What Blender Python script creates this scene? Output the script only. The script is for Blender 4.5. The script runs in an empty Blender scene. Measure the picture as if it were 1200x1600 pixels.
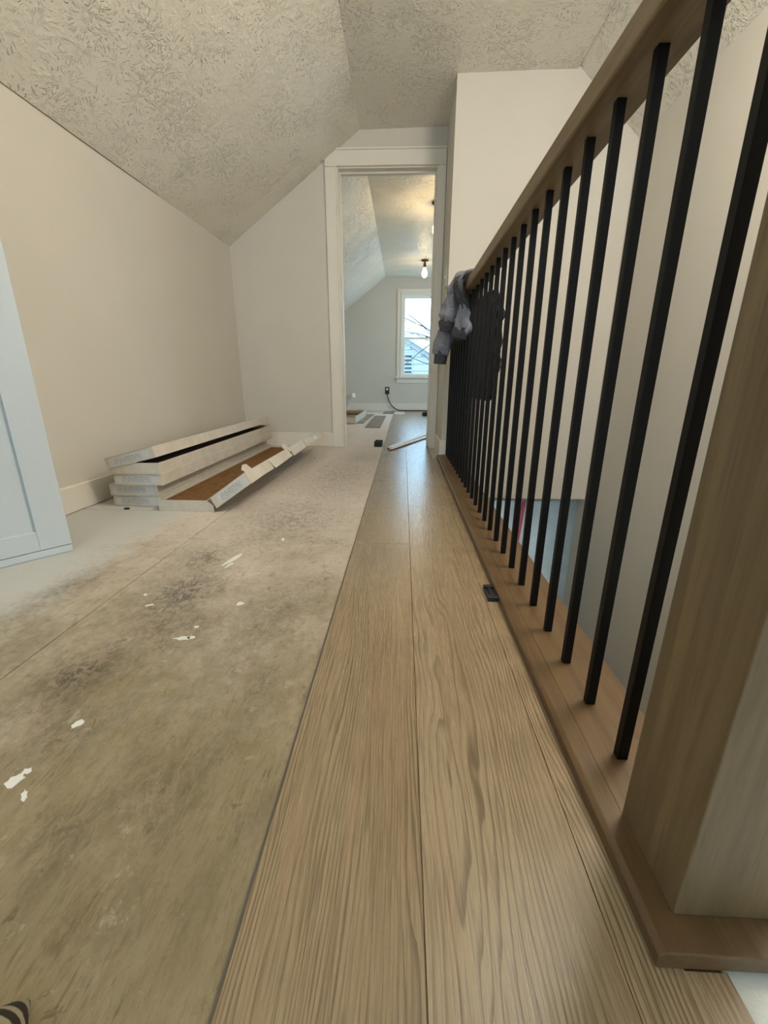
import bpy, bmesh, math, random
from mathutils import Vector, Matrix, noise
random.seed(7)
S = bpy.context.scene
COL = S.collection
PI = math.pi

# ------------------------------------------------------------------ camera
PITCH, YAW, ROLL, FPX = .302851, .0428565, -.00435103, 656.45
CZ = .51
cp, sp, cy, sy = math.cos(PITCH), math.sin(PITCH), math.cos(YAW), math.sin(YAW)
fwd = Vector((-sy*cp, cy*cp, -sp)); rt = Vector((cy, sy, 0)); dn = fwd.cross(rt)
cr, sr = math.cos(ROLL), math.sin(ROLL)
rt2 = rt*cr + dn*sr; dn2 = -rt*sr + dn*cr
cam = bpy.data.cameras.new('camera'); co = bpy.data.objects.new('camera', cam); COL.objects.link(co)
M = Matrix(((rt2.x, -dn2.x, -fwd.x, 0), (rt2.y, -dn2.y, -fwd.y, 0), (rt2.z, -dn2.z, -fwd.z, CZ), (0, 0, 0, 1)))
co.matrix_world = M
cam.sensor_fit = 'HORIZONTAL'; cam.sensor_width = 36; cam.lens = 36*FPX/1200
cam.clip_start = .02; cam.clip_end = 200
S.camera = co

# ------------------------------------------------------------------ world, lights, exposure
w = bpy.data.worlds.new('overcast_sky'); S.world = w; w.use_nodes = True
bg = w.node_tree.nodes['Background']; bg.inputs[0].default_value = (.44, .74, 1, 1); bg.inputs[1].default_value = 8.0

def area(name, loc, target, sx, sy_, power, color):
    l = bpy.data.lights.new(name, 'AREA'); l.shape = 'RECTANGLE'; l.size = sx; l.size_y = sy_
    l.energy = power; l.color = color
    o = bpy.data.objects.new(name, l); COL.objects.link(o); o.location = loc
    o.rotation_euler = (Vector(target)-Vector(loc)).to_track_quat('-Z', 'Y').to_euler()
    return o
def bulb_light(name, loc, power, color, r=.03):
    l = bpy.data.lights.new(name, 'POINT'); l.energy = power; l.color = color; l.shadow_soft_size = r
    o = bpy.data.objects.new(name, l); COL.objects.link(o); o.location = loc
    return o
WARM = (1, .70, .34)
DAY = (.84, .93, 1)
area('daylight_back_window', (-.35, -2.62, 1.25), (-.35, 0, .9), .8, 1.0, 13, DAY)
area('daylight_stair_window', (.85, 3.1, -.95), (.75, 3.7, -1.1), .9, .7, 3.4, DAY)
area('far_room_side_fill', (2.05, 6.2, 1.2), (0, 5.6, .3), 1.0, 1.2, 18, DAY)  # added light at an unseen side opening, brightens the far room
area('daylight_far_window', (.45, 9.6, 3.6), (.35, 6.6, .6), 2.2, 1.2, 20, DAY)
bulb_light('stair_lamp_light', (.84, .90, 1.86), 70, (1, .90, .775), .22)
bulb_light('hall_warm_light', (-.15, -.9, 1.9), 3, (1, .89, .72), .05)  # weak warm point light behind the camera, no fixture modelled

vs = S.view_settings
vs.view_transform = 'Standard'; vs.look = 'None'; vs.gamma = 1; vs.use_curve_mapping = False
vs.exposure = -.16

# ------------------------------------------------------------------ node helpers
def mat(name, rough=.6, base=(.5, .5, .5), metallic=0, spec=.5):
    m = bpy.data.materials.new(name); m.use_nodes = True
    b = m.node_tree.nodes['Principled BSDF']
    b.inputs['Base Color'].default_value = (*base, 1); b.inputs['Roughness'].default_value = rough
    b.inputs['Metallic'].default_value = metallic; b.inputs['Specular IOR Level'].default_value = spec
    return m
class N:
    def __init__(s, m): s.t = m.node_tree; s.b = s.t.nodes['Principled BSDF']
    def n(s, typ, **k):
        x = s.t.nodes.new(typ)
        for a, v in k.items(): setattr(x, a, v)
        return x
    def put(s, sock, v):
        if isinstance(v, bpy.types.NodeSocket): s.t.links.new(v, sock)
        elif v is not None: sock.default_value = v
    def math(s, op, a, b=None, c=None, clamp=False):
        x = s.n('ShaderNodeMath', operation=op); x.use_clamp = clamp
        s.put(x.inputs[0], a); s.put(x.inputs[1], b) if b is not None else None
        if c is not None: s.put(x.inputs[2], c)
        return x.outputs[0]
    def coord(s, kind='Object'):
        return s.n('ShaderNodeTexCoord').outputs[kind]
    def xyz(s, v):
        x = s.n('ShaderNodeSeparateXYZ'); s.put(x.inputs[0], v); return x.outputs
    def comb(s, x=0, y=0, z=0):
        c = s.n('ShaderNodeCombineXYZ')
        for i, v in enumerate((x, y, z)): s.put(c.inputs[i], v)
        return c.outputs[0]
    def scale(s, v, k):
        x = s.n('ShaderNodeVectorMath', operation='MULTIPLY'); s.put(x.inputs[0], v); s.put(x.inputs[1], k); return x.outputs[0]
    def add(s, v, k):
        x = s.n('ShaderNodeVectorMath', operation='ADD'); s.put(x.inputs[0], v); s.put(x.inputs[1], k); return x.outputs[0]
    def noise(s, v, scale=5, detail=2, rough=.5, dist=0, dims='3D'):
        x = s.n('ShaderNodeTexNoise'); x.noise_dimensions = dims; s.put(x.inputs['Vector'], v)
        x.inputs['Scale'].default_value = scale; x.inputs['Detail'].default_value = detail
        x.inputs['Roughness'].default_value = rough; x.inputs['Distortion'].default_value = dist
        return x.outputs[0]
    def ramp(s, f, stops, interp='LINEAR'):
        x = s.n('ShaderNodeValToRGB'); s.put(x.inputs[0], f); e = x.color_ramp.elements
        x.color_ramp.interpolation = interp
        while len(e) < len(stops): e.new(.5)
        for i, (p, c) in enumerate(stops):
            e[i].position = p; e[i].color = (*c, 1) if len(c) == 3 else c
        return x.outputs[0]
    def step(s, f, a, b):
        x = s.n('ShaderNodeMapRange'); s.put(x.inputs[0], f); x.interpolation_type = 'SMOOTHSTEP'
        x.inputs[1].default_value = a; x.inputs[2].default_value = b; return x.outputs[0]
    def mix(s, f, a, b, mode='MIX'):
        x = s.n('ShaderNodeMix', data_type='RGBA', blend_type=mode)
        s.put(x.inputs[0], f)
        for i, v in ((6, a), (7, b)):
            s.put(x.inputs[i], (*v, 1) if isinstance(v, tuple) and len(v) == 3 else v)
        return x.outputs[2]
    def bump(s, h, strength=.3, dist=.002, prev=None):
        x = s.n('ShaderNodeBump'); x.inputs['Strength'].default_value = strength; x.inputs['Distance'].default_value = dist
        s.put(x.inputs['Height'], h)
        if prev is not None: s.put(x.inputs['Normal'], prev)
        return x.outputs[0]
    def color(s, c): s.put(s.b.inputs['Base Color'], c)
    def rough(s, c): s.put(s.b.inputs['Roughness'], c)
    def normal(s, c): s.put(s.b.inputs['Normal'], c)

def lin(r, g, b):
    f = lambda c: ((c/255+.055)/1.055)**2.4 if c > 10 else c/255/12.92
    return (f(r), f(g), f(b))

MT = {}
# painted walls
def paint(name, c, orange=.12, rough=.75):
    m = mat(name, rough, c, spec=.3); k = N(m); v = k.coord('Object')
    t = k.noise(v, 160, 3, .6); big = k.noise(v, 2.3, 2)
    k.color(k.mix(k.step(big, .3, .75), c, tuple(x*.965 for x in c)))
    k.normal(k.bump(t, orange, .0015)); return m
MT['wall'] = paint('greige_wall_paint', lin(213, 209, 199))
MT['trim'] = paint('white_trim_paint', lin(232, 228, 218), .05, .38)
MT['door'] = paint('cool_white_door_paint', lin(196, 206, 212), .05, .4)

# stomped plaster ceiling: bursts of short ridges round scattered centres
def ceiling_mat():
    m = mat('stomped_texture_ceiling', .6, lin(234, 231, 219), spec=.4); k = N(m); uv = k.coord('UV')
    hs = None
    for sc, off, nray in ((5.6, (0, 0, 0), 26), (6.6, (3.7, 1.9, 0), 23), (4.9, (7.1, 5.2, 0), 29)):
        u = k.add(uv, off)
        wob = k.n('ShaderNodeTexNoise'); k.put(wob.inputs['Vector'], u); wob.inputs['Scale'].default_value = 16; wob.inputs['Detail'].default_value = 2
        uw = k.add(u, k.scale(k.add(wob.outputs[1], (-.5, -.5, -.5)), (.05, .05, 0)))
        vo = k.n('ShaderNodeTexVoronoi', voronoi_dimensions='2D', feature='F1'); k.put(vo.inputs['Vector'], uw); vo.inputs['Scale'].default_value = sc
        sub = k.n('ShaderNodeVectorMath', operation='SUBTRACT'); k.put(sub.inputs[0], uw); k.put(sub.inputs[1], vo.outputs['Position'])
        s = k.xyz(sub.outputs[0])
        ang = k.math('ARCTAN2', s[1], s[0])
        n1 = k.noise(u, 38, 2)
        st = k.math('SINE', k.math('ADD', k.math('MULTIPLY', ang, nray), k.math('MULTIPLY', n1, 7)))
        st = k.step(st, .5, 1.0)
        brk = k.step(k.noise(u, 48, 2), .50, .60)
        dist = vo.outputs['Distance']
        fall = k.math('MULTIPLY', k.step(dist, .03, .12), k.math('SUBTRACT', 1, k.step(dist, .30, .62)))
        h = k.math('MULTIPLY', k.math('MULTIPLY', st, brk), fall)
        keep = k.step(k.noise(u, 1.9, 1), .44, .60)
        h = k.math('MULTIPLY', h, k.math('ADD', k.math('MULTIPLY', keep, .9), .1))
        hs = h if hs is None else k.math('MAXIMUM', hs, h)
    fine = k.noise(uv, 70, 3, .6)
    lump = k.step(k.noise(uv, 24, 2), .45, .75)
    hh = k.math('ADD', k.math('ADD', hs, k.math('MULTIPLY', fine, .35)), k.math('MULTIPLY', lump, .25))
    k.normal(k.bump(hh, 1.0, .0085)); k.rough(.36); return m
MT['ceil'] = ceiling_mat()

# plywood / subfloor
def subfloor_mat():
    m = mat('worn_subfloor_panel', .75, spec=.25); k = N(m); v = k.coord('Object')
    s = k.xyz(v)
    grain = k.noise(k.scale(v, (52, 7, 1)), 2.4, 8, .75, .6)
    fine = k.noise(k.scale(v, (190, 26, 1)), 2.5, 4, .65)
    wide = k.noise(k.scale(v, (9, 2.2, 1)), 1.6, 4, .6, .8)
    base = k.mix(k.step(wide, .3, .7), lin(132, 121, 94), lin(152, 139, 110))
    base = k.mix(k.math('MULTIPLY', k.step(grain, .48, .66), .45), base, lin(112, 98, 70))
    base = k.mix(k.math('MULTIPLY', k.step(fine, .52, .70), .35), base, lin(100, 86, 60))
    fib = k.math('MULTIPLY', k.step(k.noise(k.scale(v, (95, 8, 1)), 1.9, 4, .65), .585, .66), k.step(k.noise(v, 8, 3), .42, .58))
    base = k.mix(k.math('MULTIPLY', fib, .42), base, lin(80, 66, 44))
    # pinkish scuffing and grey worn areas in larger patches
    patch = k.noise(k.scale(v, (1.6, 1, 1)), 4.5, 9, .72, .15)
    base = k.mix(k.math('MULTIPLY', k.step(patch, .45, .7), .6), base, lin(176, 160, 134))
    wn = k.math('ADD', k.math('MULTIPLY', k.noise(v, 3.5, 9, .68, 0), .75), k.math('MULTIPLY', k.noise(v, 60, 3, .7, 0), .25))
    # paler with distance, towards and through the doorway, broken up by noise
    far = k.math('MULTIPLY', k.step(k.math('ADD', s[1], k.math('MULTIPLY', k.math('SUBTRACT', wn, .5), 2.4)), .2, 1.9), .88)
    base = k.mix(far, base, lin(222, 213, 203))
    scr = k.noise(k.scale(v, (9, 5, 1)), 6, 8, .78, .6)
    base = k.mix(k.math('MULTIPLY', k.step(scr, .53, .66), .40), base, lin(104, 90, 72))
    # trodden grime patches
    tot = None
    for (x, y, rx, ry, a) in ((-.585, .62, .06, .10, .95), (-.55, .93, .09, .13, .95), (-.60, 1.15, .07, .10, .8), (-.40, .345, .06, .05, .55), (-.32, .40, .07, .09, .5),
                              (-.30, .86, .09, .20, .45), (-.50, .78, .12, .1, .6), (-.36, 2.3, .2, .6, .55), (-.42, 1.55, .2, .3, .6), (-.3, 2.9, .15, .3, .5), (-.62, 2.6, .1, .5, .4), (-.88, .95, .05, .12, .7), (-.52, .5, .1, .07, .45), (-.3, .27, .05, .04, .4), (-.25, .62, .05, .07, .35)):
        dx = k.math('MULTIPLY', k.math('SUBTRACT', s[0], x), 1/rx); dy = k.math('MULTIPLY', k.math('SUBTRACT', s[1], y), 1/ry)
        d = k.math('ADD', k.math('MULTIPLY', dx, dx), k.math('MULTIPLY', dy, dy))
        g = k.math('MULTIPLY', k.math('EXPONENT', k.math('MULTIPLY', d, -.9)), a)
        tot = g if tot is None else k.math('MAXIMUM', tot, g)
    br = k.noise(k.scale(v, (1.5, 1, 1)), 38, 8, .78, 1.1)
    gr = k.math('MULTIPLY', tot, k.math('ADD', k.math('MULTIPLY', k.step(br, .44, .56), .65), .35), clamp=True)
    base = k.mix(k.math('MULTIPLY', gr, .85), base, lin(72, 63, 57))
    base = k.mix(k.math('MULTIPLY', k.step(k.noise(v, 22, 7, .78, .5), .60, .66), .5), base, lin(78, 66, 50))
    base = k.mix(k.math('MULTIPLY', k.step(k.noise(k.add(v, (5, 5, 0)), 30, 6, .75, .3), .60, .68), .35), base, lin(196, 186, 164))
    # white primer overspray along the knee wall
    edge = k.math('ADD', k.math('MULTIPLY', s[0], -1), k.math('MULTIPLY', k.math('SUBTRACT', wn, .5), .42))
    yfall = k.math('SUBTRACT', 1, k.step(s[1], 1.75, 2.2))
    near = k.step(s[1], .45, .75)
    over = k.math('MULTIPLY', k.step(edge, .80, .97), k.math('MULTIPLY', yfall, near))
    base = k.mix(k.math('MULTIPLY', over, .88), base, lin(198, 200, 196))
    k.color(base)
    k.normal(k.bump(k.math('ADD', grain, k.math('MULTIPLY', fine, .6)), .25, .002)); return m
MT['sub'] = subfloor_mat()
MT['white_floor'] = paint('white_primed_floorboard', lin(214, 220, 218), .3, .7)

def plank_mat(name, kind, seed, tint=(1, 1, 1)):
    m = mat(name, .38, spec=.5); k = N(m); v0 = k.coord('Object'); v = k.add(v0, (0, seed*3.1, seed*1.7)); s0 = k.xyz(v0)
    slow = k.noise(k.scale(v, (7, 1.0, 1)), 1.5, 2, .5, .3)
    mid = k.noise(k.scale(v, (30, 1.6, 1)), 1.6, 3, .55, .4)
    if kind == 'cathedral':
        dx = k.math('ADD', s0[0], .048)
        e = k.math('SQRT', k.math('ADD', k.math('MULTIPLY', dx, dx), .00045))
        f = k.math('ADD', k.math('MULTIPLY', e, 125), k.math('MULTIPLY', slow, 11.5))
        f = k.math('ADD', f, k.math('MULTIPLY', k.noise(k.scale(v, (22, 2.6, 1)), 1.5, 2), 2.4))
    else:
        f = k.math('ADD', k.math('MULTIPLY', s0[0], 190), k.math('MULTIPLY', slow, 13))
        f = k.math('ADD', f, k.math('MULTIPLY', mid, 3.0))
    fr = k.math('FRACT', f)
    line = k.math('MULTIPLY', k.step(fr, .45, .92), k.math('SUBTRACT', 1, k.step(fr, .93, 1.0)))
    amp = k.step(k.noise(k.scale(v, (14, .8, 1)), 1.7, 2), .28, .72)
    line = k.math('MULTIPLY', line, k.math('ADD', k.math('MULTIPLY', amp, .75), .25))
    pores = k.noise(k.scale(v, (420, 9, 1)), 1.3, 2, .6)
    tone = k.noise(k.scale(v, (5, .7, 1)), 1.4, 3)
    a, b, c, d = lin(164, 147, 119), lin(150, 132, 103), lin(84, 67, 45), lin(162, 134, 108)
    mul = lambda q: tuple(x*y for x, y in zip(q, tint))
    base = k.mix(k.step(tone, .3, .7), mul(b), mul(a))
    base = k.mix(k.math('MULTIPLY', k.step(mid, .45, .72), .4), base, mul(d))
    base = k.mix(k.math('MULTIPLY', line, .74), base, mul(c))
    base = k.mix(k.math('MULTIPLY', k.step(pores, .48, .66), .5), base, mul(lin(96, 78, 55)))
    k.color(base)
    h = k.math('SUBTRACT', k.math('MULTIPLY', pores, -.6), line)
    k.normal(k.bump(h, .10, .0010))
    k.rough(k.math('ADD', .22, k.math('MULTIPLY', pores, .12)))
    m.node_tree.nodes['Principled BSDF'].inputs['IOR'].default_value = 1.62
    return m
MT['plank_cath'] = plank_mat('oak_vinyl_plank_arched_grain', 'cathedral', 1.3)
MT['plank_str'] = plank_mat('oak_vinyl_plank_straight_grain', 'straight', 2.1, (.97, .95, .92))
MT['plank_str2'] = plank_mat('oak_vinyl_plank_straight_grain_b', 'straight', 5.4, (1, .98, .97))
MT['plank_cath2'] = plank_mat('oak_vinyl_plank_arched_grain_b', 'cathedral', 7.9)
MT['plank_dark'] = plank_mat('loose_plank_grey_brown', 'straight', 9.2, (.55, .52, .52))
MT['core'] = mat('plank_core_grey', .7, lin(98, 94, 86))

def oak(name, c1, c2, axis='y', rough=.5, seed=0):
    m = mat(name, rough); k = N(m); v = k.add(k.coord('Object'), (seed, seed*.7, 0))
    sc = {'y': (26, 1.3, 26), 'z': (26, 26, 1.3), 'x': (1.3, 26, 26)}[axis]
    g = k.noise(k.scale(v, sc), 1.5, 5, .6, .7); f = k.noise(k.scale(v, tuple(x*7 for x in sc)), 1.5, 3, .6)
    b = k.mix(k.step(g, .3, .7), c1, c2)
    b = k.mix(k.math('MULTIPLY', k.step(f, .5, .75), .3), b, tuple(x*.5 for x in c2))
    k.color(b); k.normal(k.bump(f, .15, .0008)); return m
MT['oak_y'] = oak('stained_oak_lengthwise', lin(104, 82, 54), lin(86, 65, 39), 'y', .42)
MT['oak_z'] = oak('stained_oak_upright', lin(124, 107, 78), lin(98, 82, 57), 'z', .45, 3)
MT['oak_rail'] = oak('stained_oak_handrail', lin(138, 120, 92), lin(112, 92, 64), 'y', .5, 5)
MT['black'] = mat('black_painted_iron', .5, (.002, .002, .0022), spec=.22)
MT['rubber'] = mat('black_rubber', .5, (.012, .012, .013))
def noisy(name, c, c2, sc=40, rough=.9, bump=.4, bd=.002):
    m = mat(name, rough, spec=.2); k = N(m); v = k.coord('Object'); t = k.noise(v, sc, 4, .65)
    k.color(k.mix(k.step(t, .3, .7), c, c2)); k.normal(k.bump(k.noise(v, sc*6, 3, .6), bump, bd)); return m
MT['card_white'] = noisy('white_coated_cardboard', lin(214, 208, 196), lin(202, 195, 182), 12, .6, .05)
MT['card_brown'] = noisy('raw_brown_cardboard', lin(132, 98, 62), lin(112, 80, 48), 30, .85, .2)
MT['fleece'] = noisy('heathered_grey_fleece', lin(148, 151, 162), lin(116, 120, 132), 120, .95, .5)
MT['fleece_dark'] = noisy('dark_grey_ribbed_knit', lin(86, 87, 92), lin(66, 67, 72), 90, .95, .5)
MT['jacket'] = noisy('black_quilted_cloth', (.007, .008, .012), (.012, .013, .018), 60, .85, .4)
MT['fur'] = noisy('black_shaggy_pile', (.01, .01, .012), (.05, .05, .055), 180, 1, 1)
MT['paint_drop'] = mat('dried_white_paint', .5, lin(225, 226, 220))
MT['bronze'] = mat('aged_bronze', .35, lin(120, 70, 40), .9)
MT['plate'] = mat('white_plastic', .35, lin(230, 228, 220))
MT['plate_dark'] = mat('dark_plastic', .4, (.02, .02, .02))
MT['crevice'] = mat('dark_caulk_line', .9, lin(128, 122, 108))
MT['red'] = mat('red_enamel', .35, lin(150, 14, 34))
MT['alu'] = mat('bare_aluminium', .3, lin(190, 192, 195), .9)
def plaster():
    m = mat('patchy_white_plaster', .7); k = N(m); v = k.coord('Object')
    a = k.noise(v, 2.5, 5, .6, .6); b = k.noise(k.scale(v, (12, 12, 1.4)), 1.5, 4)
    c = k.mix(k.step(a, .3, .7), lin(222, 230, 224), lin(196, 210, 212))
    k.color(k.mix(k.math('MULTIPLY', k.step(b, .5, .75), .35), c, lin(178, 190, 190))); return m
MT['plaster'] = plaster()
def label():
    m = mat('printed_box_label', .5); k = N(m); uv = k.coord('UV'); s = k.xyz(uv)
    lines = k.step(k.math('FRACT', k.math('MULTIPLY', s[1], 5)), .45, .55)
    br = k.step(k.noise(k.scale(uv, (16, 2.5, 1)), 3, 1), .42, .5)
    ins = k.math('MULTIPLY', k.math('MULTIPLY', k.step(s[0], .12, .13), k.math('SUBTRACT', 1, k.step(s[0], .80, .81))), k.math('MULTIPLY', k.step(s[1], .14, .16), k.math('SUBTRACT', 1, k.step(s[1], .84, .86))))
    blk = k.math('MULTIPLY', k.math('MULTIPLY', lines, br), ins)
    blk = k.math('MULTIPLY', blk, .72)
    k.color(k.mix(blk, lin(206, 208, 208), lin(104, 106, 110))); return m
MT['label'] = label()
def glass():
    m = bpy.data.materials.new('window_glass'); m.use_nodes = True; t = m.node_tree; t.nodes.clear()
    o = t.nodes.new('ShaderNodeOutputMaterial'); mx = t.nodes.new('ShaderNodeMixShader'); a = t.nodes.new('ShaderNodeBsdfTransparent'); b = t.nodes.new('ShaderNodeBsdfGlossy')
    b.inputs['Roughness'].default_value = .02; mx.inputs[0].default_value = .012
    t.links.new(a.outputs[0], mx.inputs[1]); t.links.new(b.outputs[0], mx.inputs[2]); t.links.new(mx.outputs[0], o.inputs[0]); return m
MT['glass'] = glass()
def emis(name, c, s):
    m = mat(name, .4, c); b = m.node_tree.nodes['Principled BSDF']; b.inputs['Emission Color'].default_value = (*c, 1); b.inputs['Emission Strength'].default_value = s; return m
MT['bulb'] = emis('lit_warm_bulb', (1, .78, .45), 4)
MT['bark'] = mat('grey_bark', .9, lin(60, 60, 66))
MT['siding'] = mat('pale_blue_siding', .7, lin(142, 142, 138))
MT['siding_trim'] = mat('grey_louvre', .7, lin(40, 44, 50))
MT['roof'] = mat('snowy_roof', .8, lin(165, 163, 158))

# ------------------------------------------------------------------ mesh helpers
def finish(o, m, parent=None, smooth=False, bevel=0):
    if m is not None:
        for x in (m if isinstance(m, (list, tuple)) else [m]): o.data.materials.append(x)
    COL.objects.link(o)
    if parent is not None: o.parent = parent
    if smooth:
        for p in o.data.polygons: p.use_smooth = True
    if bevel:
        b = o.modifiers.new('bevel', 'BEVEL'); b.width = bevel; b.segments = 2; b.limit_method = 'ANGLE'
    return o
def obj(name, bm, m, parent=None, smooth=False, bevel=0):
    me = bpy.data.meshes.new(name); bmesh.ops.recalc_face_normals(bm, faces=bm.faces); bm.to_mesh(me); bm.free()
    return finish(bpy.data.objects.new(name, me), m, parent, smooth, bevel)
def bx(bm, x0, x1, y0, y1, z0, z1, mi=0, mtx=None):
    v = [bm.verts.new((x, y, z)) for x in (x0, x1) for y in (y0, y1) for z in (z0, z1)]
    if mtx is not None:
        for q in v: q.co = mtx @ q.co
    for a in ((0, 1, 3, 2), (4, 6, 7, 5), (0, 4, 5, 1), (2, 3, 7, 6), (0, 2, 6, 4), (1, 5, 7, 3)):
        f = bm.faces.new([v[i] for i in a]); f.material_index = mi
    return bm
def box(name, x0, x1, y0, y1, z0, z1, m, parent=None, bevel=0):
    """box whose origin is at its own centre, so textures follow each piece"""
    cx, cy_, cz = (x0+x1)/2, (y0+y1)/2, (z0+z1)/2
    bm = bx(bmesh.new(), x0-cx, x1-cx, y0-cy_, y1-cy_, z0-cz, z1-cz)
    o = obj(name, bm, m, parent, bevel=bevel); o.location = (cx, cy_, cz); return o
def prism(pts, d, axis='y', bm=None):
    """extrude a 2D polygon: axis y -> pts are (x,z), from d[0] to d[1]"""
    bm = bm or bmesh.new()
    f = (lambda p, t: (p[0], t, p[1])) if axis == 'y' else ((lambda p, t: (t, p[0], p[1])) if axis == 'x' else (lambda p, t: (p[0], p[1], t)))
    a = [bm.verts.new(f(p, d[0])) for p in pts]; b = [bm.verts.new(f(p, d[1])) for p in pts]
    bm.faces.new(a); bm.faces.new(b[::-1]); n = len(pts)
    for i in range(n): bm.faces.new((a[i], b[i], b[(i+1) % n], a[(i+1) % n]))
    return bm
def tube(pts, radii, seg=10, bm=None, cap=True, up=Vector((0, 0, 1)), jit=0, squash=1):
    bm = bm or bmesh.new(); rings = []
    pts = [Vector(p) for p in pts]
    for i, p in enumerate(pts):
        t = (pts[min(i+1, len(pts)-1)]-pts[max(i-1, 0)]).normalized()
        a = t.cross(up)
        if a.length < 1e-3: a = t.cross(Vector((0, 1, 0)))
        a.normalize(); b = t.cross(a).normalized()
        r = radii[i] if hasattr(radii, '__len__') else radii
        ra, rb = (r if hasattr(r, '__len__') else (r, r*squash))
        ring = []
        for j in range(seg):
            th = 2*PI*j/seg; q = p + a*(math.cos(th)*ra)+b*(math.sin(th)*rb)
            if jit: q += (noise.noise_vector(q*28))*jit
            ring.append(bm.verts.new(q))
        rings.append(ring)
    for r0, r1 in zip(rings, rings[1:]):
        for j in range(seg): bm.faces.new((r0[j], r0[(j+1) % seg], r1[(j+1) % seg], r1[j]))
    if cap: bm.faces.new(rings[0][::-1]); bm.faces.new(rings[-1])
    return bm
def smoothpath(pts, n=6):
    pts = [Vector(p) for p in pts]; out = []
    for i in range(len(pts)-1):
        p0, p1, p2, p3 = pts[max(i-1, 0)], pts[i], pts[i+1], pts[min(i+2, len(pts)-1)]
        for k in range(n):
            t = k/n
            out.append(.5*((2*p1)+(-p0+p2)*t+(2*p0-5*p1+4*p2-p3)*t*t+(-p0+3*p1-3*p2+p3)*t**3))
    out.append(pts[-1]); return out
def empty(name, loc=(0, 0, 0), rz=0, label=None, cat=None, group=None, kind=None):
    o = bpy.data.objects.new(name, None); o.location = loc; o.rotation_euler = (0, 0, rz); o.empty_display_size = .05
    COL.objects.link(o); tag(o, label, cat, group, kind); return o
def tag(o, label=None, cat=None, group=None, kind=None):
    if label: o['label'] = label
    if cat: o['category'] = cat
    if group: o['group'] = group
    if kind: o['kind'] = kind
    return o
def struct(o, label=None, cat=None):
    o['kind'] = 'structure'
    if label: o['label'] = label
    if cat: o['category'] = cat
    return o
def link_copy(src, parent, loc=None):
    c = src.copy(); COL.objects.link(c); c.parent = parent
    if loc is not None: c.location = loc
    return c

# ------------------------------------------------------------------ the setting
SUB = -.007            # top of the old subfloor, the new planks are 7 mm thick
YE, YD, YF = 2.94, 3.42, 7.70      # end wall of the stairwell, door partition, far wall
ZC = 2.12
XL0, XL1 = -1.36, -1.275           # the knee wall is not quite parallel to the hall
def XL(y): return XL0+(XL1-XL0)*(min(y, YD)-1.0)/(YD-1.0) if y < YD else XL1
XS = .268                          # stub wall / stairwell side
XR = 1.30
KZ = 1.435

floor = struct(empty('floor'), 'beige worn subfloor with newly laid wood-look planks along the railing', 'floor')
def panel(x0, x1, y0, y1, m='sub', z=SUB, name='subfloor_panel'):
    bm = bx(bmesh.new(), x0, x1, y0, y1, z-.018, z)
    return obj(name, bm, MT[m], floor, bevel=.0008)
g = .0016
panel(-1.62, -.717-g, -2.6, 1.62); panel(-1.62, -.717-g, 1.62+g*2, YF+.1)
panel(-.717+g, .30, -2.6, .995); panel(-.717+g, .30, .9954, 3.42); panel(-.717+g, .30, 3.42+g, YF+.1)
panel(.30+g, 1.9, 3.0, YF+.1)
panel(.30+g, .86, -2.6, .268, 'white_floor'); panel(.86+g*2, 1.42, -2.6, .268, 'white_floor')
obj('joist_deck', bx(bmesh.new(), -1.62, .37, -2.6, YF+.1, -.3, -.0255), MT['core'], floor)

# new planks: rows .178 wide, click joints between them
def plank(x0, x1, y0, y1, m, name='floor_plank'):
    o = box(name, x0+.0003, x1-.0003, y0+.0003, y1-.0003, SUB, 0, [MT[m], MT['core']], floor)
    for p in o.data.polygons:
        if abs(p.normal.z) < .5: p.material_index = 1
    b = o.modifiers.new('bevel', 'BEVEL'); b.width = .0007; b.segments = 1; b.limit_method = 'ANGLE'
    return o
rows = [(-.151, .0295, 1.285, ('plank_str', 'plank_str2', 'plank_cath2')), (.0295, .2085, 1.724, ('plank_cath', 'plank_cath2', 'plank_str'))]
for r, (x0, x1, j, ms) in enumerate(rows):
    ys = [j+1.54*k for k in range(-2, 5)]
    for k in range(len(ys)-1):
        a, b = ys[k], min(ys[k+1], YF-.08)
        if r == 0 and b > 6.2: b = min(b, 6.9)
        if a < b-.05: plank(x0, x1, a, b, ms[(k+2) % 3 if k != 1 else 0])
obj('floor_plank', prism([(.2088, -.6), (.302, -.6), (.302, .2520), (.264, .2520), (.264, 1.9), (.2088, 1.9)], (SUB, 0), 'z'), MT['plank_str2'], floor, bevel=.0006); plank(.2085, .264, 1.9, 2.92, 'plank_str')
for a, b in ((-.255, 1.285), (1.285, 2.825), (2.825, 4.365), (4.365, 5.905)):
    obj('click_tongue', bx(bmesh.new(), -.1545, -.1502, a+.002, b-.002, SUB, SUB+.0034), MT['core'], floor)
for r, x0 in enumerate((.2085, .3875, .5665, .7455)):
    for a, b in ((3.56, 4.7+.3*(r % 2)), (4.7+.3*(r % 2), 6.2+.2*r), (6.2+.2*r, YF-.06)):
        plank(x0, x0+.179, a, b, ('plank_str', 'plank_cath2', 'plank_str2')[r % 3])

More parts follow.
